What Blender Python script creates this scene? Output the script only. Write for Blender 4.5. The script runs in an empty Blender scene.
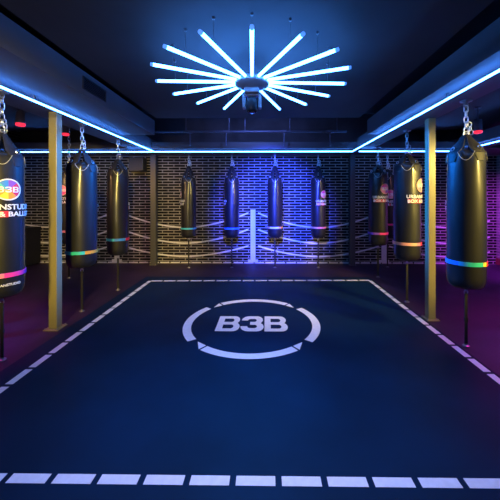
import bpy, bmesh, math, random
from math import sin, cos, pi, radians as R
from mathutils import Vector, Matrix
random.seed(7)
sc = bpy.context.scene
COL = sc.collection
sc.view_settings.view_transform = 'Standard'
sc.view_settings.look = 'None'
sc.view_settings.gamma = 1.0
sc.view_settings.exposure = 0.0
sc.view_settings.use_curve_mapping = False

# ---------------------------------------------------------------- camera
F, PX, PY, TH, H = 293.0, 262.6, 199.0, 0.0115, 1.5
cam_d = bpy.data.cameras.new('camera')
cam_d.sensor_width = 36.0
cam_d.lens = F / 500 * 36.0
cam_d.shift_x = (250 - PX) / 500
cam_d.shift_y = (PY - 250) / 500
cam_d.clip_start = 0.05
cam = bpy.data.objects.new('camera', cam_d)
cam.location = (0, 0, H)
cam.rotation_euler = (pi / 2, 0, TH)
COL.objects.link(cam)
sc.camera = cam

def ray(px, py, s):
    """world point at camera depth s seen in pixel px, py (measuring aid)"""
    a = (px - PX) / F
    return Vector((s * (a * cos(TH) - sin(TH)), s * (a * sin(TH) + cos(TH)), H + s * (PY - py) / F))
def ground(px, py):
    return ray(px, py, H * F / (py - PY))
def at_y(px, py, y):
    a = (px - PX) / F
    return ray(px, py, y / (a * sin(TH) + cos(TH)))

# ---------------------------------------------------------------- materials
MATS = {}
def mat(name, color, rough=0.5, metal=0.0, spec=0.5, emit=None, strength=0.0, bump=0.0, bscale=60.0, var=0.0, vscale=4.0, coat=0.0):
    if name in MATS: return MATS[name]
    m = bpy.data.materials.new(name); m.use_nodes = True
    nt = m.node_tree; b = nt.nodes['Principled BSDF']
    b.inputs['Base Color'].default_value = (*color, 1)
    b.inputs['Roughness'].default_value = rough
    b.inputs['Metallic'].default_value = metal
    b.inputs['Specular IOR Level'].default_value = spec
    b.inputs['Coat Weight'].default_value = coat; b.inputs['Coat Roughness'].default_value = 0.21
    if emit:
        b.inputs['Emission Color'].default_value = (*emit, 1)
        b.inputs['Emission Strength'].default_value = strength
    tc = nt.nodes.new('ShaderNodeTexCoord')
    if var > 0:
        n = nt.nodes.new('ShaderNodeTexNoise'); n.inputs['Scale'].default_value = vscale
        n.inputs['Detail'].default_value = 5
        nt.links.new(tc.outputs['Object'], n.inputs['Vector'])
        r = nt.nodes.new('ShaderNodeValToRGB')
        r.color_ramp.elements[0].position = 0.3; r.color_ramp.elements[1].position = 0.75
        r.color_ramp.elements[0].color = (*[c * (1 - var) for c in color], 1)
        r.color_ramp.elements[1].color = (*[min(1, c * (1 + var)) for c in color], 1)
        nt.links.new(n.outputs['Fac'], r.inputs['Fac'])
        nt.links.new(r.outputs['Color'], b.inputs['Base Color'])
    if bump > 0:
        n2 = nt.nodes.new('ShaderNodeTexNoise'); n2.inputs['Scale'].default_value = bscale
        nt.links.new(tc.outputs['Object'], n2.inputs['Vector'])
        bp = nt.nodes.new('ShaderNodeBump'); bp.inputs['Strength'].default_value = bump
        bp.inputs['Distance'].default_value = 0.01
        nt.links.new(n2.outputs['Fac'], bp.inputs['Height'])
        nt.links.new(bp.outputs['Normal'], b.inputs['Normal'])
    MATS[name] = m
    return m

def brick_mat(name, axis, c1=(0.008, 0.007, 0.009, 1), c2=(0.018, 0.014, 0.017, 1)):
    m = bpy.data.materials.new(name); m.use_nodes = True
    nt = m.node_tree; b = nt.nodes['Principled BSDF']
    tc = nt.nodes.new('ShaderNodeTexCoord')
    sp = nt.nodes.new('ShaderNodeSeparateXYZ'); cb = nt.nodes.new('ShaderNodeCombineXYZ')
    nt.links.new(tc.outputs['Object'], sp.inputs[0])
    nt.links.new(sp.outputs[axis], cb.inputs[0]); nt.links.new(sp.outputs[2], cb.inputs[1])
    br = nt.nodes.new('ShaderNodeTexBrick')
    br.inputs['Scale'].default_value = 1.0
    br.inputs['Brick Width'].default_value = 0.268
    br.inputs['Row Height'].default_value = 0.0640
    br.inputs['Mortar Size'].default_value = 0.0095
    br.inputs['Mortar Smooth'].default_value = 0.15
    br.inputs['Color1'].default_value = c1
    br.inputs['Color2'].default_value = c2
    br.inputs['Mortar'].default_value = (0.45, 0.42, 0.40, 1)
    nt.links.new(cb.outputs[0], br.inputs['Vector'])
    nz = nt.nodes.new('ShaderNodeTexNoise'); nz.inputs['Scale'].default_value = 3.0
    nz.inputs['Detail'].default_value = 6
    nt.links.new(tc.outputs['Object'], nz.inputs['Vector'])
    rp = nt.nodes.new('ShaderNodeValToRGB')
    rp.color_ramp.elements[0].position = 0.3; rp.color_ramp.elements[1].position = 0.7
    rp.color_ramp.elements[0].color = (.6, .6, .6, 1); rp.color_ramp.elements[1].color = (1, 1, 1, 1)
    nt.links.new(nz.outputs['Fac'], rp.inputs['Fac'])
    mx = nt.nodes.new('ShaderNodeMix'); mx.data_type = 'RGBA'; mx.blend_type = 'MULTIPLY'
    mx.inputs['Factor'].default_value = 1.0
    nt.links.new(br.outputs['Color'], mx.inputs['A']); nt.links.new(rp.outputs['Color'], mx.inputs['B'])
    nt.links.new(mx.outputs['Result'], b.inputs['Base Color'])
    bp = nt.nodes.new('ShaderNodeBump'); bp.invert = True
    bp.inputs['Strength'].default_value = 0.5; bp.inputs['Distance'].default_value = 0.006
    nt.links.new(br.outputs['Fac'], bp.inputs['Height'])
    nt.links.new(bp.outputs['Normal'], b.inputs['Normal'])
    b.inputs['Roughness'].default_value = 0.7
    b.inputs['Specular IOR Level'].default_value = 0.15
    return m

M = dict(
    floor=mat('rubber_floor', (0.034, 0.016, 0.040), 0.55, spec=0.3, var=0.35, vscale=2.5, bump=0.15, bscale=220),
    mat=mat('navy_mat', (0.0014, 0.0150, 0.046), 0.55, spec=0.15, var=0.38, vscale=1.3, bump=0.12, bscale=260),
    paint=mat('white_floor_paint', (0.80, 0.78, 0.86), 0.55, var=0.06, vscale=30),
    mural=mat('white_wall_paint', (0.80, 0.78, 0.80), 0.7, var=0.10, vscale=40),
    ceiling=mat('dark_ceiling_paint', (0.072, 0.076, 0.083), 0.75, var=0.25, vscale=1.2),
    soffit=mat('dark_soffit_paint', (0.14, 0.14, 0.15), 0.6, var=0.18, vscale=1.5),
    beam=mat('dark_beam_paint', (0.15, 0.15, 0.165), 0.5, var=0.1, vscale=2),
    black=mat('matt_black', (0.008, 0.008, 0.010), 0.7),
    void=mat('void_paint', (0.12, 0.11, 0.11), 0.8, var=0.4, vscale=1.4),
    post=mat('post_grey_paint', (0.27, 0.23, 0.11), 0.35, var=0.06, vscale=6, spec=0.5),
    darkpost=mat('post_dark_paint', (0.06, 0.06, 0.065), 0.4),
    vinyl=mat('black_vinyl', (0.010, 0.010, 0.011), 0.50, spec=0.35, bump=0.10, bscale=9, coat=1.0),
    strap=mat('black_webbing', (0.014, 0.013, 0.015), 0.6, bump=0.2, bscale=90),
    chrome=mat('zinc_chain', (0.75, 0.76, 0.78), 0.28, 1.0),
    steel=mat('grey_steel', (0.30, 0.30, 0.32), 0.4, 0.8),
    thread=mat('grey_stitching', (0.45, 0.42, 0.34), 0.6),
    led=mat('blue_led', (0.6, 0.7, 0.9), 0.4, emit=(0.052, 0.25, 1.0), strength=25.0),
    tube=mat('blue_tube', (0.6, 0.7, 0.9), 0.4, emit=(0.060, 0.28, 1.0), strength=18.0),
    cap=mat('tube_end_cap', (0.45, 0.5, 0.6), 0.35, emit=(0.08, 0.3, 1.0), strength=1.0),
    hub=mat('hub_grey_paint', (0.40, 0.42, 0.46), 0.35, 0.3),
    fixture=mat('fixture_black', (0.03, 0.03, 0.035), 0.35),
    lens=mat('lens_glass', (0.02, 0.02, 0.03), 0.08, spec=1.0),
    redlens=mat('red_lamp_lens', (0.5, 0.03, 0.05), 0.3, emit=(1.0, 0.03, 0.07), strength=1.3),
    pipe=mat('pipe_paint', (0.16, 0.15, 0.20), 0.45),
    grille=mat('vent_grille', (0.03, 0.03, 0.032), 0.5),
    red=mat('print_red', (0.75, 0.03, 0.07), 0.5),
    magenta=mat('print_magenta', (0.92, 0.05, 0.33), 0.5),
    pink=mat('print_pink', (0.85, 0.22, 0.38), 0.5),
    purple=mat('print_purple', (0.28, 0.10, 0.55), 0.5),
    blue=mat('print_blue', (0.05, 0.28, 0.85), 0.5),
    cyan=mat('print_cyan', (0.06, 0.55, 0.75), 0.5),
    teal=mat('print_teal', (0.03, 0.62, 0.45), 0.5),
    yellow=mat('print_yellow', (0.90, 0.68, 0.06), 0.5),
    orange=mat('print_orange', (0.90, 0.36, 0.03), 0.5),
    salmon=mat('print_salmon', (0.85, 0.40, 0.30), 0.5),
    white=mat('print_white', (0.85, 0.85, 0.85), 0.5),
    skirting=mat('red_brown_skirting', (0.16, 0.02, 0.03), 0.5),
)
M['brick_x'] = brick_mat('brick_back', 0)
M['brick_y'] = brick_mat('brick_side', 1)
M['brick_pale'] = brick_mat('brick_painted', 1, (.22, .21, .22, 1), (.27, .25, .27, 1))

# ---------------------------------------------------------------- mesh helpers
def link(name, bm, material, parent=None, smooth=False, loc=None, bevel=0.0):
    me = bpy.data.meshes.new(name)
    bmesh.ops.recalc_face_normals(bm, faces=bm.faces[:])
    bm.to_mesh(me); bm.free()
    for m in (material if isinstance(material, (list, tuple)) else [material]):
        me.materials.append(m)
    if smooth:
        for p in me.polygons: p.use_smooth = True
    o = bpy.data.objects.new(name, me)
    COL.objects.link(o)
    if parent: o.parent = parent
    if loc is not None: o.location = loc
    if bevel > 0:
        md = o.modifiers.new('bevel', 'BEVEL'); md.width = bevel; md.segments = 2
        md.limit_method = 'ANGLE'
    return o
def empty(name, loc, label, cat, group=None, rz=0.0):
    o = bpy.data.objects.new(name, None); COL.objects.link(o)
    o.empty_display_size = 0.1
    o.location = loc; o.rotation_euler = (0, 0, rz)
    return tag(o, label, cat, group)
def tag(o, label, cat, group=None):
    o['label'] = label; o['category'] = cat
    if group: o['group'] = group
    return o
def struct(o, label=None):
    o['kind'] = 'structure'
    return o
def box(bm, lo, hi):
    lo, hi = Vector(lo), Vector(hi)
    ret = bmesh.ops.create_cube(bm, size=1.0)
    c = (lo + hi) / 2; s = hi - lo
    for v in ret['verts']:
        v.co = Vector((v.co.x * s.x + c.x, v.co.y * s.y + c.y, v.co.z * s.z + c.z))
    return ret['verts']
def tube(bm, pts, r, seg=8, closed=False, cap=True):
    """swept round bar along points, r number or list"""
    pts = [Vector(p) for p in pts]; n = len(pts)
    rings = []
    prev_n = None
    for i, p in enumerate(pts):
        if closed: t = pts[(i + 1) % n] - pts[i - 1]
        elif i == 0: t = pts[1] - p
        elif i == n - 1: t = p - pts[i - 1]
        else: t = pts[i + 1] - pts[i - 1]
        t.normalize()
        if prev_n is None:
            a = Vector((0, 0, 1)) if abs(t.z) < 0.9 else Vector((1, 0, 0))
            nn = t.cross(a).normalized()
        else:
            nn = (prev_n - t * prev_n.dot(t)).normalized()
        prev_n = nn
        bn = t.cross(nn)
        rr = r[i] if isinstance(r, (list, tuple)) else r
        rings.append([bm.verts.new(p + (nn * cos(2 * pi * k / seg) + bn * sin(2 * pi * k / seg)) * rr) for k in range(seg)])
    m = n if closed else n - 1
    for i in range(m):
        a, b = rings[i], rings[(i + 1) % n]
        for k in range(seg):
            bm.faces.new((a[k], a[(k + 1) % seg], b[(k + 1) % seg], b[k]))
    if cap and not closed:
        bm.faces.new(rings[0][::-1]); bm.faces.new(rings[-1])
def lathe(bm, prof, seg=32, center=(0, 0)):
    """prof: list of (radius, z)"""
    rings = []
    for r, z in prof:
        if r < 1e-5: rings.append([bm.verts.new((center[0], center[1], z))])
        else: rings.append([bm.verts.new((center[0] + r * cos(2 * pi * k / seg), center[1] + r * sin(2 * pi * k / seg), z)) for k in range(seg)])
    for a, b in zip(rings, rings[1:]):
        for k in range(seg):
            k2 = (k + 1) % seg
            if len(a) == 1 and len(b) == 1: continue
            if len(a) == 1: bm.faces.new((a[0], b[k2], b[k]))
            elif len(b) == 1: bm.faces.new((a[k], a[k2], b[0]))
            else: bm.faces.new((a[k], a[k2], b[k2], b[k]))
    return rings
def quad_slab(bm, p, n, t):
    """thick quad: four corners p, thickness t along n"""
    n = Vector(n).normalized() * t
    a = [bm.verts.new(Vector(q)) for q in p]; b = [bm.verts.new(Vector(q) + n) for q in p]
    bm.faces.new(a[::-1]); bm.faces.new(b)
    k = len(p)
    for i in range(k): bm.faces.new((a[i], a[(i + 1) % k], b[(i + 1) % k], b[i]))
def ribbon(bm, pts, w, n, t):
    """flat stripe of width w along points in the plane with normal n, thickness t"""
    n = Vector(n).normalized(); pts = [Vector(p) for p in pts]
    L, Rr = [], []
    for i, p in enumerate(pts):
        d = (pts[min(i + 1, len(pts) - 1)] - pts[max(i - 1, 0)]).normalized()
        s = n.cross(d).normalized() * (w / 2)
        L.append(p + s); Rr.append(p - s)
    for i in range(len(pts) - 1):
        quad_slab(bm, [L[i], L[i + 1], Rr[i + 1], Rr[i]], n, t)

# ---- lettering: filled outlines in a unit box
def arc(cx, cy, rx, ry, a0, a1, n=10):
    return [(cx + rx * cos(R(a0 + (a1 - a0) * i / n)), cy + ry * sin(R(a0 + (a1 - a0) * i / n))) for i in range(n + 1)]
GB = [
    [(0, 0)] + arc(.72, .28, .28, .28, -90, 55) + arc(.70, .74, .26, .26, -40, 90) + [(0, 1)],
    [(.27, .17), (.27, .42)] + arc(.62, .295, .11, .125, 90, -90),
    [(.27, .59), (.27, .83)] + arc(.60, .71, .11, .12, 90, -90),
]
G3 = [
    arc(.34, .70, .33, .30, 180, 90) + arc(.68, .74, .28, .26, 90, -40) + arc(.70, .28, .30, .28, 55, -90)
    + arc(.34, .31, .34, .31, -90, -180) + [(.29, .31)] + arc(.42, .30, .13, .11, 180, 270)
    + arc(.60, .30, .11, .11, -90, 90) + [(.40, .41), (.40, .60)] + arc(.58, .705, .10, .105, -90, 90)
    + arc(.42, .70, .13, .11, 90, 180)
]
def outline_mesh(loops, thick):
    cu = bpy.data.curves.new('glyph', 'CURVE'); cu.dimensions = '2D'; cu.fill_mode = 'BOTH'
    cu.extrude = thick / 2
    for lp in loops:
        s = cu.splines.new('POLY'); s.points.add(len(lp) - 1); s.use_cyclic_u = True
        for q, (x, y) in zip(s.points, lp): q.co = (x, y, 0, 1)
    return curve_to_bm(cu)
def curve_to_bm(cu):
    o = bpy.data.objects.new('glyph', cu); COL.objects.link(o)
    dg = bpy.context.evaluated_depsgraph_get()
    me = bpy.data.meshes.new_from_object(o.evaluated_get(dg))
    bm = bmesh.new(); bm.from_mesh(me)
    bpy.data.objects.remove(o); bpy.data.curves.remove(cu); bpy.data.meshes.remove(me)
    bmesh.ops.remove_doubles(bm, verts=bm.verts[:], dist=1e-6)
    return bm
def b3b_loops(w, h, gap=0.04):
    """three letters across width w, height h, centred on zero"""
    gw = (1 - 2 * gap) / 3
    out = []
    for i, g in enumerate((GB, G3, GB)):
        x0 = i * (gw + gap)
        for lp in g:
            out.append([((x0 + x * gw - .5) * w, (y - .5) * h) for x, y in lp])
    return out
def letter_loops(g, x0, w, h):
    return [[(x0 + x * w, (y - .5) * h) for x, y in lp] for lp in g]
def text_bm(s, w, h, thick, bold=0.02):
    cu = bpy.data.curves.new('glyph', 'FONT'); cu.body = s; cu.size = 1.0; cu.align_x = 'CENTER'
    cu.offset = bold; cu.extrude = thick; cu.resolution_u = 3
    bm = curve_to_bm(cu)
    xs = [v.co.x for v in bm.verts]; ys = [v.co.y for v in bm.verts]
    sx = w / (max(xs) - min(xs)); sy = h / (max(ys) - min(ys))
    cx, cy = (max(xs) + min(xs)) / 2, (max(ys) + min(ys)) / 2
    for v in bm.verts:
        v.co = Vector(((v.co.x - cx) * sx, (v.co.y - cy) * sy, thick / 2 if v.co.z > 0 else -thick / 2))
    return bm
def wrap(bm, r, ang, zc, lift):
    """bend a flat print (x across, y up) round a cylinder of radius r; ang in radians from -Y, positive to +X"""
    step = 0.012
    xs = [v.co.x for v in bm.verts]; x = math.floor(min(xs) / step) * step
    while x < max(xs):
        bmesh.ops.bisect_plane(bm, geom=bm.verts[:] + bm.edges[:] + bm.faces[:], plane_co=(x, 0, 0), plane_no=(1, 0, 0))
        x += step
    for v in bm.verts:
        a = ang + v.co.x / r
        rr = r + lift + v.co.z
        v.co = Vector((rr * sin(a), -rr * cos(a), zc + v.co.y))
    return bm

# ---------------------------------------------------------------- room
YB = 6.80          # back wall
XL, XR = -5.75, 5.30
YF = -2.6
SOF = 2.50         # underside of the dropped soffits
CEI = 2.723
def slab(name, lo, hi, m, lab=None):
    bm = bmesh.new(); box(bm, lo, hi)
    o = link(name, bm, m); struct(o); return o
slab('floor', (XL, YF, -0.10), (XR, YB, 0.0), M['floor'])
slab('wall_back', (XL - .15, YB, -0.10), (XR + .15, YB + .15, 3.62), M['brick_x'])
slab('wall_left', (XL - .15, YF, -0.10), (XL, YB, 3.62), M['brick_y'])
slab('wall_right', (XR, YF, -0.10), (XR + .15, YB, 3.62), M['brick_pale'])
slab('wall_front', (XL - .15, YF - .15, -0.10), (XR + .15, YF, 3.62), M['void'])
slab('baseboard_right', (XR - .02, YF, 0.0), (XR, YB, 0.15), M['skirting'])
# upper part of the back wall is plain dark render above the beam line
slab('trim_1', (XL, YB - .012, SOF), (XR, YB, 3.60), M['void'])
# ceiling raft over the ring, ends short of the back, with a recess beyond
slab('ceiling', (-1.665, YF, CEI), (1.405, 4.42, CEI + .10), M['ceiling'])
slab('trim_2', (XL, YF, 3.52), (XR, YB, 3.62), M['void'])              # deck above the voids
slab('trim_3', (-2.28, YF, CEI + .06), (-1.665, 4.42, CEI + .12), M['black'])  # shadow gaps
slab('trim_4', (1.405, YF, CEI + .06), (1.80, 4.42, CEI + .12), M['black'])
slab('trim_5', (-2.28, YF, SOF), (-1.74, 4.56, CEI + .0), M['soffit'])  # left bulkhead
slab('trim_6', (1.80, YF, SOF), (1.57, 4.56, CEI + .0), M['soffit'])    # right bulkhead
slab('trim_7', (-2.74, YF, SOF), (-2.28, YB - .012, SOF + .20), M['beam'])
slab('trim_8', (1.80, YF, SOF), (2.107, YB - .012, SOF + .20), M['beam'])
slab('trim_9', (-2.28, 5.81, SOF), (1.80, YB - .012, SOF + .13), M['beam'])       # back beam
slab('trim_10', (XL, 5.81, SOF), (-2.74, YB - .012, SOF + .13), M['beam'])
slab('trim_11', (2.107, 5.81, SOF), (3.76, YB - .012, SOF + .13), M['beam'])
slab('trim_12', (3.76, YF, SOF), (4.30, YB - .012, SOF + .19), M['beam'])
slab('trim_13', (XL, YF, 2.88), (-2.74, 5.9, 2.94), M['ceiling'])               # aisle ceilings
slab('trim_14', (2.107, YF, 2.88), (XR, 5.9, 2.94), M['ceiling'])
slab('trim_15', (4.30, 5.81, SOF), (XR, YB - .012, SOF + .13), M['beam'])
# ring mat
bm = bmesh.new(); box(bm, (-2.30, -1.9, 0), (1.97, 5.62, 0.006))
mt = link('training_mat', bm, M['mat'])
tag(mt, 'large navy blue rubber training mat covering the middle of the floor', 'floor mat')
MZ = 0.006

# ---------------------------------------------------------------- floor markings
def dashed(name, label, A, B, s0, pitch, length, w, zz=MZ, skip=()):
    A, B = Vector(A), Vector(B); A.z = B.z = 0
    d = (B - A); L = d.length; d.normalize(); n = Vector((-d.y, d.x, 0))
    root = empty(name, (A.x, A.y, zz), label, 'floor marking', 'dashed white lines around the mat')
    root.rotation_euler = (0, 0, math.atan2(d.y, d.x))
    s = s0
    while s < L:
        e = min(s + length, L)
        if e - s > 0.03:
            bm = bmesh.new(); box(bm, (s, -w / 2, 0), (e, w / 2, 0.0015))
            link('dash', bm, M['paint'], root)
        s += pitch
    return root
cBL, cBR = ground(150, 281.2), ground(369.5, 280.6)
l0 = ground(0, 391.5); r0 = ground(500, 382.5)
def extend(a, b, y):
    t = (y - a.y) / (b.y - a.y); return a + (b - a) * t
cFL = extend(cBL, l0, 1.50); cFR = extend(cBR, r0, 1.56)
f0, f1 = ground(0, 479.3), ground(500, 484.8)
fd = (f1 - f0).normalized()
cFL2 = f0 + fd * ((-2.10 - f0.x) / fd.x); cFR2 = f0 + fd * ((1.90 - f0.x) / fd.x)
def phase(A, P, pitch):
    return ((P - A).length) % pitch
dl = ground(11.5, 383.7)
dashed('dashed_line', 'dashed white floor line along the left edge of the mat', cFL, cBL, phase(cFL, ground(6.2, 385), .2385) , .2385, .205, .062)
dashed('dashed_line', 'dashed white floor line along the right edge of the mat', cFR, cBR, 0.04, .2385, .205, .062)
dashed('dashed_line', 'dashed white floor line nearest the camera across the front of the mat', cFL2, cFR2, phase(cFL2, ground(54.5, 480), .2425), .2425, .208, .054)
dashed('dashed_line', 'dashed white floor line across the back of the mat before the brick wall', cBL, cBR, 0.02, .2385, .205, .062)

# ring logo on the floor
LC = Vector((-0.168, 3.545, MZ)); LR = 0.765
logo = empty('floor_logo', LC, 'white painted B3B lettering in a broken circle in the middle of the mat', 'floor logo')
def ring_piece(a0, a1, r0, r1, skew0=0.0, skew1=0.0):
    bm = bmesh.new(); n = 28; lo, hi = [], []
    for i in range(n + 1):
        t = i / n
        ai = a0 + skew0 + (a1 + skew1 - a0 - skew0) * t; ao = a0 + (a1 - a0) * t
        lo.append((r0 * cos(R(ai)), r0 * sin(R(ai)), 0)); hi.append((r1 * cos(R(ao)), r1 * sin(R(ao)), 0))
    for i in range(n):
        quad_slab(bm, [lo[i], hi[i], hi[i + 1], lo[i + 1]], (0, 0, 1), .0015)
    return bm
for k in range(4):
    a = 45 + 90 * k
    link('ring_arc', ring_piece(a + 8.5, a + 90 - 8.5, LR - .047, LR + .047), M['paint'], logo)
    bm = bmesh.new()
    q = [(LR + .047, a + (6.5 if k in (0, 2) else -6.5)), (LR - .047, a + (6.5 if k in (0, 2) else -6.5)), (LR - .047, a - (5 if k in (0, 2) else -5))]
    q = [(LR + .047, a + 6.8), (LR - .047, a + 6.8), (LR - .035, a - 3.5)] if k in (0, 2) else [(LR + .047, a - 6.8), (LR - .047, a - 6.8), (LR - .035, a + 3.5)]
    quad_slab(bm, [(r * cos(R(t)), r * sin(R(t)), 0) for r, t in q], (0, 0, 1), .0015)
    link('ring_arrow', bm, M['paint'], logo)
wL, hL = 0.845, 0.42
gw = wL / 3 * .965; gp = wL / 3
for i, g in enumerate((GB, G3, GB)):
    bm = outline_mesh(letter_loops(g, -wL / 2 + i * gp + .005, gw, hL), .0015)
    for v in bm.verts: v.co += Vector((.005, -.03, .0012))
    link('letter', bm, M['paint'], logo)

# ---------------------------------------------------------------- painted ropes and posts on the back wall
mural = empty('ring_rope_mural', (0, YB - .001, 0), 'white stencilled boxing ring posts and ropes painted along the brick back wall', 'mural')
WN = (0, -1, 0)
def wx(px): return at_y(px, 199, YB).x
def wz(py): return at_y(260, py, YB).z
posts_px = [-18, 117, 253, 384, 515]
for p in posts_px[1:4]:
    bm = bmesh.new(); hw = .058
    box(bm, (wx(p) - hw, -.004, wz(259.5)), (wx(p) + hw, 0, wz(209.5)))
    box(bm, (wx(p) - .115, -.004, wz(262.3)), (wx(p) + .115, 0, wz(259.5)))
    link('painted_post', bm, M['mural'], mural)
for a, b in zip(posts_px, posts_px[1:]):
    for (ye, ym) in ((213, 227.5), (229.5, 243.2), (246, 256.5)):
        pts = []
        for i in range(25):
            t = i / 24; u = 2 * t - 1
            px = a + 5 + (b - a - 10) * t
            py = ym - (ym - ye) * abs(u) ** 1.8
            X = wx(px)
            if X < XL + .05 or X > XR - .05: continue
            pts.append((X, 0, wz(py)))
        if len(pts) > 1:
            bm = bmesh.new(); ribbon(bm, pts, .034, WN, .004)
            link('painted_rope', bm, M['mural'], mural)
bm = bmesh.new()
x = XL + .1
while x < XR - .3:
    box(bm, (x, -.004, .012), (x + .215, 0, .036)); x += .245
link('painted_base_line', bm, M['mural'], mural)

# ---------------------------------------------------------------- LED strips
def led(label, a, b, ends=True):
    a, b = Vector(a), Vector(b); d = (b - a); L = d.length; d.normalize()
    zc = SOF - .055
    root = empty('led_strip', (a.x, a.y, zc), label, 'light strip', 'blue led strips under the beams')
    bm = bmesh.new(); tube(bm, [(0, 0, 0), d * L], .0100, 12)
    link('light_tube', bm, M['led'], root, smooth=True)
    n = max(2, int(L / 1.2))
    for i in range(n):
        p = d * (L * (i + .5) / n)
        bm = bmesh.new(); box(bm, (p.x - .006, p.y - .006, .008), (p.x + .006, p.y + .006, .055))
        link('clip', bm, M['steel'], root)
led('long glowing blue light strip under the left beam, running back beside the left bags', (-2.235, -0.2, 0), (-2.235, 5.80, 0))
led('long glowing blue light strip under the right beam, running back beside the right bags', (1.715, -0.2, 0), (1.715, 5.80, 0))
led('straight blue light strip under the back beam above the brick wall, between both dark posts', (-2.246, 5.84, 0), (1.726, 5.84, 0))
led('blue light strip at the back of the left aisle above the brick wall', (XL + .02, 5.84, 0), (-2.28, 5.84, 0))
led('blue light strip at the back of the right aisle behind the right bags', (1.85, 5.84, 0), (3.78, 5.84, 0))
led('blue light strip along the outer right beam at the edge of the photo', (3.80, 0.6, 0), (3.80, 5.80, 0))

# ---------------------------------------------------------------- starburst lamp
HZ = 2.536
HB = Vector((-0.124, 2.60, HZ))
lamp = empty('starburst_light', (HB.x, HB.y, HB.z), 'large starburst ceiling lamp of glowing blue-white tubes around a hub', 'ceiling light')
bm = bmesh.new()
lathe(bm, [(0, -.060), (.07, -.060), (.090, -.052), (.146, -.028), (.151, -.016), (.151, .010), (.142, .022), (.10, .040), (.03, .055), (0, .055)], 40)
link('hub', bm, M['hub'], lamp, smooth=True)
TR0, TR1 = .146, .845
for k in range(16):
    a = R(-87.3 + 22.5 * k)
    d = Vector((cos(a), sin(a), 0))
    bm = bmesh.new(); tube(bm, [d * TR0, d * (TR1 - .02)], .0130, 14)
    t = link('tube', bm, M['tube'], lamp, smooth=True)
    bm = bmesh.new(); tube(bm, [d * (TR1 - .02), d * TR1], .0140, 14)
    link('end_cap', bm, M['cap'], t)
    bm = bmesh.new(); p = d * (TR1 * .80)
    tube(bm, [(p.x, p.y, .012), (p.x, p.y, CEI - HZ)], .0016, 6)
    link('suspension_wire', bm, M['steel'], lamp)
    bm = bmesh.new(); tube(bm, [(p.x, p.y, CEI - HZ - .018), (p.x, p.y, CEI - HZ)], .009, 10)
    link('ceiling_cup', bm, M['steel'], lamp)
bm = bmesh.new(); tube(bm, [(0, 0, .05), (0, 0, CEI - HZ)], .022, 12)
link('stem', bm, M['hub'], lamp)
# moving head under the hub
mh = empty('moving_head_light', (HB.x, HB.y, HB.z - .060), 'black moving head spotlight hanging under the hub of the starburst lamp', 'spotlight')
bm = bmesh.new(); box(bm, (-.065, -.065, -.050), (.065, .065, 0)); link('base', bm, M['hub'], mh, bevel=.012)
bm = bmesh.new()
for s in (-1, 1):
    box(bm, (s * .070 - .013, -.03, -.175), (s * .070 + .013, .03, -.05))
box(bm, (-.075, -.03, -.068), (.075, .03, -.05))
link('yoke', bm, M['hub'], mh, bevel=.006)
bm = bmesh.new()
lathe(bm, [(0, -.075), (.035, -.075), (.050, -.085), (.056, -.12), (.056, -.175), (.050, -.19), (.046, -.205), (0, -.205)], 24)
hd = link('head', bm, M['fixture'], mh, smooth=True)
bm = bmesh.new(); lathe(bm, [(0, -.213), (.03, -.211), (.042, -.2055), (0, -.2052)], 24)
link('lens', bm, M['lens'], hd, smooth=True)

# ---------------------------------------------------------------- posts
def post(label, cx, cy, hw, m, plate=.085, name='steel_post'):
    root = empty(name, (cx, cy, 0), label, 'post', 'square steel posts under the beams')
    bm = bmesh.new(); box(bm, (-hw, -hw, .012), (hw, hw, SOF)); link('column', bm, m, root, bevel=.006)
    bm = bmesh.new(); box(bm, (-plate, -plate, 0), (plate, plate, .012)); bp = link('base_plate', bm, m, root, bevel=.003)
    for sx in (-1, 1):
        for sy in (-1, 1):
            bm = bmesh.new(); px, py = sx * (plate - .017), sy * (plate - .017)
            lathe(bm, [(0, .024), (.008, .024), (.011, .019), (.011, .012), (0, .012)], 6, (px, py))
            link('anchor_bolt', bm, M['steel'], root)
    return root
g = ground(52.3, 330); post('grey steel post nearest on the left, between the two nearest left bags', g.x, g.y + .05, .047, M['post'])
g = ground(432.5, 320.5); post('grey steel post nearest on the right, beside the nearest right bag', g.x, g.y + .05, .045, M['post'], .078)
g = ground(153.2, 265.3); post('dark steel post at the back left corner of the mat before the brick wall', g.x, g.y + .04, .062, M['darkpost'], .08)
g = ground(352.2, 265.3); post('dark steel post at the back right corner of the mat before the brick wall', g.x, g.y + .02, .060, M['darkpost'], .08)

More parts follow.
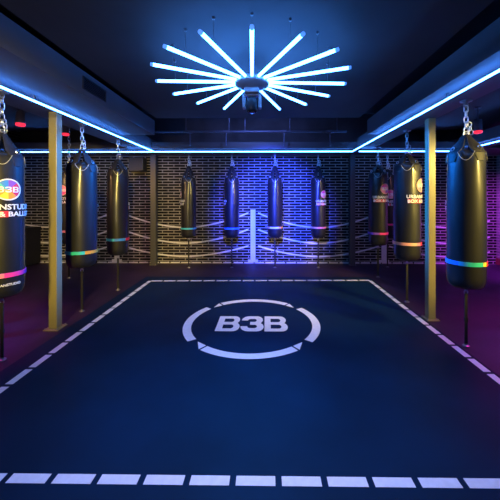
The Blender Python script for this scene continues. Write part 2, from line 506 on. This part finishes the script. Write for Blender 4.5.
# ---------------------------------------------------------------- heavy bags
def link_loop(bm, c, length, width, r, turn):
    """one chain link centred at c, long axis Z, plane turned about Z"""
    pts = []; a = (width / 2); hl = length / 2 - a
    for i in range(7): t = pi * i / 6; pts.append((a * cos(t), hl + a * sin(t)))
    for i in range(7): t = pi + pi * i / 6; pts.append((a * cos(t), -hl + a * sin(t)))
    tube(bm, [(c[0] + x * cos(turn), c[1] + x * sin(turn), c[2] + z) for x, z in pts], r, 6, closed=True)
MIX = {'left': 'heavy bags hanging along the left beam', 'right': 'heavy bags hanging along the right beam', 'back': 'heavy bags hanging before the brick back wall'}
def heavy_bag(label, group, X, Y, r, ztop, zbot, zapex, band_z, band, face, logo_on=True, zmount=SOF, band_a=None, logo_z=None, logo_colors=None, small_print=False):
    """face: angle (rad) of the print, from -Y towards +X; band: (colour, start deg, end deg) round the bag, measured from the direction of the camera"""
    root = empty('heavy_bag', (X, Y, 0), label, 'punching bag', MIX[group])
    near = group != 'back'
    view = math.atan2(-X, Y)   # direction to the camera, same angle convention
    # body: a slightly sagging leather cylinder with rounded ends
    bm = bmesh.new(); L = ztop - zbot
    prof = [(0, zbot - .012), (r * .45, zbot - .010), (r * .78, zbot + .006), (r * .92, zbot + .03), (r * .985, zbot + .075)]
    n = 14
    for i in range(n + 1):
        t = i / n; z = zbot + .11 + (L - .20) * t
        prof.append((r * (1 + .018 * sin(pi * (1 - t)) - .03 * t * t + .006 * sin(t * 23 + X * 5)), z))
    prof += [(r * .965, ztop - .065), (r * .92, ztop - .035), (r * .82, ztop - .010), (r * .68, ztop), (0, ztop - .01)]
    lathe(bm, prof, 48)
    for v in bm.verts:     # creases gathered below the rim
        t = max(0, (v.co.z - (ztop - .30)) / .30)
        a = math.atan2(v.co.y, v.co.x); q = math.hypot(v.co.x, v.co.y)
        if q > r * .5:
            k = 1 + .030 * t * sin(8 * a + X) + .008 * sin(3 * a + v.co.z * 6 + Y)
            v.co.x *= k; v.co.y *= k
    body = link('body', bm, M['vinyl'], root, smooth=True)
    # stitched hems: looped seam lines near the rim
    for k in range(4):
        bm = bmesh.new()
        a0 = view + k * pi / 2
        pts = []
        for i in range(15):
            t = i / 14; u = (t - .5) * 2
            aa = a0 + u * .42
            zz = ztop - .035 - .085 * (1 - u * u)
            pts.append(((r * 1.0 + .004) * sin(aa), -(r * 1.0 + .004) * cos(aa), zz))
        tube(bm, pts, .0035 if near else .003, 5)
        link('hem_loop', bm, M['thread'], body)
    # four tapering webs up to the ring
    for k in range(4):
        a0 = view + pi / 4 + k * pi / 2
        e = Vector((sin(a0), -cos(a0), 0)); s = Vector((cos(a0), sin(a0), 0))
        bm = bmesh.new()
        rows = [(r * .99, ztop - .13, .034), (r * .975, ztop - .05, .064), (r * .80, ztop + .010, .086), (r * .44, ztop + (zapex - ztop) * .55, .050), (.018, zapex, .022)]
        NU = 6
        grid = []
        for (q, z, hw) in rows:
            row = []
            for u in range(NU + 1):
                t = (u / NU - .5) * 2 * hw
                aa = a0 + t / max(q, .06)
                if q > .06: P = Vector((q * sin(aa), -q * cos(aa), z))
                else: P = e * q + s * t + Vector((0, 0, z))
                row.append(P)
            grid.append(row)
        for p0, p1 in zip(grid, grid[1:]):
            for u in range(NU):
                quad_slab(bm, [p0[u], p0[u + 1], p1[u + 1], p1[u]], e + Vector((0, 0, .5)), .006)
        bmesh.ops.remove_doubles(bm, verts=bm.verts[:], dist=.0005)
        link('hanging_strap', bm, M['strap'], root)
        bm = bmesh.new()
        c = e * (r * .93) + Vector((0, 0, ztop + .004))
        tube(bm, [c + s * (.020 * cos(t)) + (Vector((0, 0, .018)) - e * .008) * sin(t) for t in [2 * pi * i / 12 for i in range(12)]], .004, 5, closed=True)
        link('strap_ring', bm, M['chrome'], root)
    # ring, chain, swivel, mount
    bm = bmesh.new()
    tube(bm, [(.026 * cos(2 * pi * i / 16), 0, zapex + .012 + .026 * sin(2 * pi * i / 16)) for i in range(16)], .0055, 7, closed=True)
    z0 = zapex + .022; z1 = zmount - .055
    n = max(2, round((z1 - z0) / .056)); pitch = (z1 - z0) / n
    for i in range(n):
        link_loop(bm, (0, 0, z0 + pitch * (i + .5)), pitch + .016, .036, .0050, (pi / 2 if i % 2 else 0) + view + .4)
    # loose tail of chain hanging beside
    for i in range(3):
        link_loop(bm, (.030 + .007 * i, -.01, z0 + pitch * (1.6 - .75 * i)), .050, .034, .005, i * 1.4)
    link('chain', bm, M['chrome'], root, smooth=True)
    bm = bmesh.new()
    lathe(bm, [(0, zmount), (.055, zmount), (.055, zmount - .008), (.022, zmount - .012), (.020, zmount - .030), (0, zmount - .032)], 20)
    tube(bm, [(.020 * cos(2 * pi * i / 14), .020 * sin(2 * pi * i / 14) * .0, zmount - .046 + .020 * sin(2 * pi * i / 14)) for i in range(14)], .0065, 6, closed=True)
    link('swivel_mount', bm, M['steel'], root, smooth=True)
    # coloured band
    bh = .040 if near else .036
    bm = bmesh.new(); seg = 72; rb = r * 1.035 + .004
    for k in range(seg):
        d0, d1 = -180 + 360 * k / seg, -180 + 360 * (k + 1) / seg
        mid = (d0 + d1) / 2; mi = 0
        for j, (c, s, e) in enumerate(band):
            if s <= mid < e: mi = j
        p = []
        for d in (d0, d1):
            a = view + R(d)
            p.append((rb * sin(a), -rb * cos(a)))
        ri = rb - .012
        q = [(x * ri / rb, y * ri / rb) for x, y in p]
        vs = [bm.verts.new((x, y, z)) for z in (band_z - bh / 2, band_z + bh / 2) for x, y in (p[0], p[1], q[1], q[0])]
        for f in ((0, 1, 5, 4), (0, 3, 2, 1), (4, 5, 6, 7)):
            ff = bm.faces.new([vs[i] for i in f]); ff.material_index = mi
    bmesh.ops.remove_doubles(bm, verts=bm.verts[:], dist=1e-5)
    link('band', bm, [M[c] for c, _, _ in band], root)
    # prints
    if logo_on:
        lz = logo_z or (zbot + (ztop - zbot) * .70); rl = .098 if near else .085
        rp = r * 1.014
        sect = logo_colors or ['red', 'purple', 'blue', 'cyan', 'orange', 'yellow', 'orange', 'red']
        bm = bmesh.new(); bm.faces.ensure_lookup_table()
        cols = []
        for i, c in enumerate(sect):
            a0, a1 = 2 * pi * i / len(sect), 2 * pi * (i + 1) / len(sect)
            rim = [bm.verts.new((rl * .88 * cos(a0 + (a1 - a0) * j / 6), rl * .88 * sin(a0 + (a1 - a0) * j / 6), 0)) for j in range(7)]
            ctr = bm.verts.new((0, 0, 0))
            for j in range(6):
                f = bm.faces.new((ctr, rim[j], rim[j + 1])); f.material_index = i
        wrap(bm, rp, face, lz, .006)
        ld = link('logo_disc', bm, [M[c] for c in sect], root)
        bm = bmesh.new()
        for j in range(48):
            a0, a1 = 2 * pi * j / 48, 2 * pi * (j + 1) / 48
            bm.faces.new([bm.verts.new((q * cos(a), q * sin(a), 0)) for q, a in ((rl * .88, a0), (rl, a0), (rl, a1), (rl * .88, a1))])
        wrap(bm, rp, face, lz, .0068)
        link('logo_rim', bm, M['salmon'] if logo_colors else M['white'], ld)
        bm = outline_mesh(b3b_loops(rl * 1.55, rl * .52), .001); wrap(bm, rp, face, lz, .009)
        link('logo_letters', bm, M['white'], ld)
        tw = .46 if near else .36
        bm = text_bm('URBANSTUDIO', tw, .050, .001, .025); wrap(bm, rp, face, lz - rl - .058, .008)
        link('lettering', bm, M['white'], root)
        bm = bmesh.new()
        for i in range(12):
            x0 = -tw * .47 + tw * .47 * i / 12; x1 = x0 + tw * .47 / 12
            bm.faces.new([bm.verts.new(p) for p in ((x0, -.028, 0), (x1, -.028, 0), (x1, .028, 0), (x0, .028, 0))])
        wrap(bm, rp, face, lz - rl - .122, .0055)
        link('red_patch', bm, M['red'], root)
        bm = text_bm('BOX & BALLET', tw * .94, .046, .001, .025); wrap(bm, rp, face, lz - rl - .122, .009)
        link('lettering', bm, M['white'], root)
    if small_print:
        bm = text_bm('URBANSTUDIO', .20, .022, .001, .02); wrap(bm, r * 1.0, face - .05, band_z - .085, .010)
        link('small_lettering', bm, M['white'], root)
    # tether to the floor
    zf = MZ if (-2.3 < X < 1.97 and Y < 5.62) else 0.0
    bm = bmesh.new()
    tube(bm, [(0, 0, zbot - .010), (0, 0, zbot - .045)], .012, 8)
    tube(bm, [(.018 * cos(2 * pi * i / 14), 0, zbot - .055 + .022 * sin(2 * pi * i / 14)) for i in range(14)], .004, 6, closed=True)
    link('tether_ring', bm, M['chrome'], root, smooth=True)
    bm = bmesh.new(); box(bm, (-.014, -.004, zf + .02), (.014, .004, zbot - .066)); box(bm, (-.017, -.008, zf + .25), (.017, .008, zf + .29))
    link('tether_strap', bm, M['strap'], root)
    bm = bmesh.new(); lathe(bm, [(0, zf), (.035, zf), (.033, zf + .008), (.015, zf + .014), (.012, zf + .024), (0, zf + .024)], 16)
    link('floor_anchor', bm, M['steel'], root)
    return root

def bag_at(px, s): return ray(px, 199, s)
deg = R
def zpy(py, s): return H + (PY - py) / F * s
# left row
p = bag_at(2, 2.73)
heavy_bag('black heavy bag nearest on the left with magenta band, cut by the photo edge', 'left', p.x, p.y, .168, 1.93, .60, 2.11, .815,
          [('magenta', -180, 180), ('pink', -180, 5)], math.atan2(-p.x, p.y) + .25, logo_z=1.585, small_print=True)
p = bag_at(82, 3.92)
heavy_bag('black heavy bag just behind the left grey post with a teal and orange band', 'left', p.x, p.y, .182, 1.985, .60, 2.15, .805,
          [('teal', -180, 180), ('orange', 8, 140)], pi + .3)
p = bag_at(118, 4.83)
heavy_bag('slim black heavy bag third along the left beam, with a blue and red band', 'left', p.x, p.y, .163, 2.00, .59, 2.15, .845,
          [('cyan', -180, 180), ('blue', -20, 40), ('red', 40, 150)], pi - .2)
p = bag_at(69, 5.55)
heavy_bag('black heavy bag mostly hidden behind the second left bag, far out in the left aisle', 'left', p.x, p.y, .160, 2.00, .66, 2.15, .90,
          [('pink', -180, 180)], math.atan2(-p.x, p.y) - .75, zmount=2.88, logo_z=1.66, logo_colors=['pink', 'purple', 'pink', 'magenta'])
# back row
YBAG = 6.40
for px, lab, band, face, lg in (
    (188.7, 'black heavy bag leftmost of the four before the brick wall', [('cyan', -180, 180), ('blue', 30, 180)], R(-78), None),
    (231.8, 'black heavy bag just left of the painted white post on the brick wall', [('blue', -180, 180)], R(-100), None),
    (274.9, 'black heavy bag just right of the painted white post, with a pale orange band', [('salmon', -180, 180), ('white', -40, 30), ('orange', 50, 180)], pi, None),
    (318.2, 'black heavy bag rightmost of the four before the brick wall, with a pink round logo', [('salmon', -180, 180), ('pink', 0, 180)], R(38), ['pink', 'magenta', 'pink', 'salmon'])):
    p = bag_at(px, YBAG)
    top = 1.975
    heavy_bag(lab, 'back', p.x, p.y, .160, top, .665, 2.215, .865 if px < 250 else .885, band, face, logo_colors=lg, logo_z=1.60, zmount=SOF)
# right row
p = bag_at(462 + 4, 2.99)
heavy_bag('large black heavy bag nearest on the right with a blue and teal band', 'right', p.x, p.y, .170, 2.00, .605, 2.15, .865,
          [('blue', -180, 180), ('cyan', -22, 5), ('teal', 5, 52), ('yellow', 52, 64), ('red', 64, 140)], math.atan2(-p.x, p.y) - 2.85, logo_z=1.62)
p = bag_at(407, 4.27)
heavy_bag('black heavy bag just left of the right grey post with a salmon pink band', 'right', p.x, p.y, .184, 2.02, .62, 2.15, .865,
          [('pink', -180, 180), ('salmon', -70, 40), ('red', 60, 140)], math.atan2(-p.x, p.y) + 1.2, logo_z=1.69, logo_colors=['pink', 'salmon', 'pink', 'salmon'])
p = bag_at(378, 5.63)
heavy_bag('slim black heavy bag third along the right beam, nearest the dark back right post', 'right', p.x, p.y, .176, 2.02, .62, 2.15, .85,
          [('purple', -180, 180), ('magenta', 10, 180)], math.atan2(-p.x, p.y) + .78, logo_z=1.69, logo_colors=['pink', 'magenta', 'pink', 'purple'])
p = bag_at(387.5, 6.45)
heavy_bag('black heavy bag mostly hidden behind the third right bag, close to the brick wall', 'right', p.x, p.y, .165, 2.04, .66, 2.15, .95,
          [('magenta', -180, 180)], math.atan2(-p.x, p.y) + .38, logo_z=1.60, logo_colors=['pink', 'magenta', 'pink', 'salmon'])

# ---------------------------------------------------------------- pipes over the back beam
rail = empty('pipe_rail', (0, 5.66, 2.80), 'dark horizontal pipe rail hung on thin rods above the back beam', 'pipe rail')
bm = bmesh.new(); tube(bm, [(-2.15, 0, 0), (1.55, 0, 0)], .022, 10); link('pipe', bm, M['pipe'], rail, smooth=True)
for px in (186, 229, 245, 290, 337):
    X = at_y(px, 199, 5.66).x
    bm = bmesh.new(); tube(bm, [(X, 0, .018), (X, 0, 3.52 - 2.80)], .008, 8); link('hanger_rod', bm, M['pipe'], rail)
for px in (190, 226, 284, 330):
    X = at_y(px, 199, 5.66).x
    bm = bmesh.new(); tube(bm, [(X, 0, .0), (X, 0, -.27)], .014, 8); tube(bm, [(X - .06, 0, 0), (X + .06, 0, 0)], .030, 10)
    link('drop_pipe', bm, M['pipe'], rail)

# wall speaker
p = at_y(137.5, 165, YB - .15)
spk = empty('wall_speaker', (p.x, YB, p.z), 'black box loudspeaker high on the brick wall left of the dark back post', 'speaker')
bm = bmesh.new(); box(bm, (-.165, -.24, -.15), (.165, -.03, .16)); link('cabinet', bm, M['fixture'], spk, bevel=.012)
bm = bmesh.new(); box(bm, (-.150, -.247, -.135), (.150, -.2402, .145)); link('grille', bm, M['grille'], spk)
bm = bmesh.new(); box(bm, (-.04, -.03, -.06), (.04, 0, .06)); link('bracket', bm, M['steel'], spk)

# vent in the left bulkhead
vt = empty('air_vent', (-1.74, 2.96, 2.61), 'dark rectangular air vent set in the left ceiling bulkhead', 'vent')
bm = bmesh.new()
for lo, hi in (((0, -.20, -.062), (.008, .20, -.050)), ((0, -.20, .050), (.008, .20, .062)), ((0, -.20, -.05), (.008, -.188, .05)), ((0, .188, -.05), (.008, .20, .05))):
    box(bm, lo, hi)
link('frame', bm, M['grille'], vt)
bm = bmesh.new(); box(bm, (0, -.188, -.05), (.002, .188, .05)); link('backing', bm, M['black'], vt)
bm = bmesh.new()
for i in range(6):
    z = -.042 + i * .0165
    quad_slab(bm, [(.002, -.188, z + .006), (.002, .188, z + .006), (.008, .188, z), (.008, -.188, z)], (1, 0, 1), .0015)
link('louvres', bm, M['grille'], vt)

# black box against the back wall, far left
bx = empty('equipment_case', (-5.40, 6.55, 0), 'black equipment case standing against the brick wall at the far left', 'case')
bm = bmesh.new(); box(bm, (-.30, -.20, .02), (.15, .22, .82)); link('body', bm, M['black'], bx, bevel=.01)
bm = bmesh.new(); box(bm, (-.31, -.21, .82), (.16, .23, .86)); link('lid', bm, M['black'], bx, bevel=.008)
for sx in (-.25, .10):
    for sy in (-.15, .17):
        bm = bmesh.new(); box(bm, (sx - .02, sy - .02, 0), (sx + .02, sy + .02, .02)); link('foot', bm, M['black'], bx)

# red-lensed aisle spots
def aisle_spot(label, px, py, s):
    q = ray(px, py, s)
    root = empty('ceiling_spotlight', (q.x, q.y, 2.88), label, 'spotlight', 'red ceiling spotlights over the aisles')
    bot = q.z - 2.88
    bm = bmesh.new(); tube(bm, [(0, 0, 0), (0, 0, bot + .16)], .010, 8); lathe(bm, [(0, 0), (.045, 0), (.045, -.02), (0, -.02)], 16)
    link('stem', bm, M['pipe'], root)
    bm = bmesh.new(); lathe(bm, [(0, bot + .17), (.045, bot + .165), (.052, bot + .15), (.055, bot + .01), (.055, bot), (.046, bot), (.046, bot + .02), (0, bot + .022)], 20)
    link('can', bm, M['pipe'], root, smooth=False)
    bm = bmesh.new(); lathe(bm, [(0, bot + .018), (.045, bot + .014), (.056, bot - .001), (.054, bot - .028), (.040, bot - .036), (0, bot - .040)], 20)
    link('lens', bm, M['redlens'], root, smooth=True)
    return q
sp = [aisle_spot('red ceiling spotlight nearest in the left aisle, between the nearest bag and grey post', 20.5, 123.5, 4.0),
      aisle_spot('red ceiling spotlight in the left aisle just right of the grey post', 65.5, 133.5, 5.1),
      aisle_spot('red ceiling spotlight in the right aisle beside the nearest right bag chain', 478, 131, 4.4)]

# ---------------------------------------------------------------- lights
def spot(name, loc, target, color, power, size=60, blend=.6, radius=.08):
    l = bpy.data.lights.new(name, 'SPOT'); l.color = color; l.energy = power
    l.spot_size = R(size); l.spot_blend = blend; l.shadow_soft_size = radius
    o = bpy.data.objects.new(name, l); COL.objects.link(o)
    o.location = loc
    o.rotation_euler = (Vector(target) - Vector(loc)).to_track_quat('-Z', 'Y').to_euler()
    return o
WARM = (1.0, .74, .17)
spot('warm_spot', (4.1, .9, 2.45), (2.02, 3.20, 1.45), WARM, 1450, 40, .7, .16)
spot('warm_spot', (4.2, 2.5, 2.42), (2.08, 4.5, 1.30), WARM, 750, 34, .7, .16)
spot('warm_spot', (-1.15, -.9, 2.35), (-2.50, 3.6, 1.30), WARM, 1150, 38, .8, .16)
spot('warm_spot', (-4.6, 2.6, 2.35), (-2.3, 6.5, 1.0), (1.0, .56, .22), 260, 42, .8, .10)
spot('warm_spot', (4.6, 3.0, 2.5), (2.9, 6.6, 1.0), (1.0, .40, .25), 45, 50, .8, .10)  # added orange-pink fill for the bricks behind the right bags
FILL = (.70, .68, 1.0)  # added lavender fill without fixtures, whitens the floor lines
spot('fill_spot', (-.9, 1.3, 2.66), (-.6, 2.35, 0), FILL, 135, 82, .9, .12)
spot('fill_spot', (.7, 1.3, 2.66), (.5, 2.35, 0), FILL, 135, 82, .9, .12)
spot('fill_spot', (-1.2, 4.75, 3.42), (-1.1, 4.8, 0), FILL, 120, 62, .9, .12)  # added fill pair out of sight in the void, brightens the back dashes
spot('fill_spot', (.9, 4.75, 3.42), (.8, 4.8, 0), FILL, 120, 62, .9, .12)
spot('void_fill', (-.2, 4.9, 3.2), (-.2, YB, 2.8), (.12, .22, 1.0), 60, 130, .9, .05)  # added blue fill, unseen, lifts the dark wall of the void
BLUE = (.004, .20, 1.0)  # added blue fill lamps hidden behind the raft edge, tint the bag sides
spot('hidden_blue_fill', (-.5, 4.60, 2.80), (2.03, 3.2, 1.45), BLUE, 1500, 40, .8, .02)
spot('hidden_blue_fill', (.2, 4.60, 2.80), (-2.45, 3.4, 1.45), BLUE, 1500, 40, .8, .02)
spot('hidden_blue_fill', (-.2, 4.60, 2.80), (-.2, 1.5, 0), (.003, .22, 1.0), 300, 50, .9, .02)  # added blue fill for the front of the mat
spot('ceiling_fill', (-1.3, -1.6, 1.2), (-1.5, 2.3, 2.72), (1.0, .80, .66), 70, 60, .9, .10)  # added warm fill from behind the camera, lifts the left ceiling
# beam of the moving head, washing the back wall
spot('moving_head_beam', (HB.x, HB.y + .10, HB.z - .27), (.12, YB, 1.22), (.035, .065, 1.0), 6200, 42, .9, .05)
MAG = (1.0, .04, .62)
spot('aisle_spot', (sp[0].x, sp[0].y, sp[0].z - .03), (-4.4, 5.4, 0), MAG, 60, 100, .8, .04)
spot('aisle_spot', (sp[1].x, sp[1].y, sp[1].z - .03), (-3.4, 4.4, 0), MAG, 30, 100, .8, .04)
spot('aisle_spot', (sp[2].x, sp[2].y, sp[2].z - .03), (5.2, 6.2, .5), (.55, .05, 1.0), 2600, 64, .8, .04)
spot('aisle_spot', (3.5, 3.9, 2.6), (3.6, 3.0, 0), MAG, 280, 88, 1.0, .40)  # added magenta fill with no fixture, tints the right aisle floor
spot('aisle_spot', (-4.0, 3.6, 2.6), (-4.0, 2.9, 0), MAG, 270, 84, 1.0, .40)  # same kind of added fill over the left aisle floor

w = bpy.data.worlds.new('world'); sc.world = w; w.use_nodes = True
w.node_tree.nodes['Background'].inputs['Color'].default_value = (0.02, 0.03, 0.06, 1)
w.node_tree.nodes['Background'].inputs['Strength'].default_value = 0.05
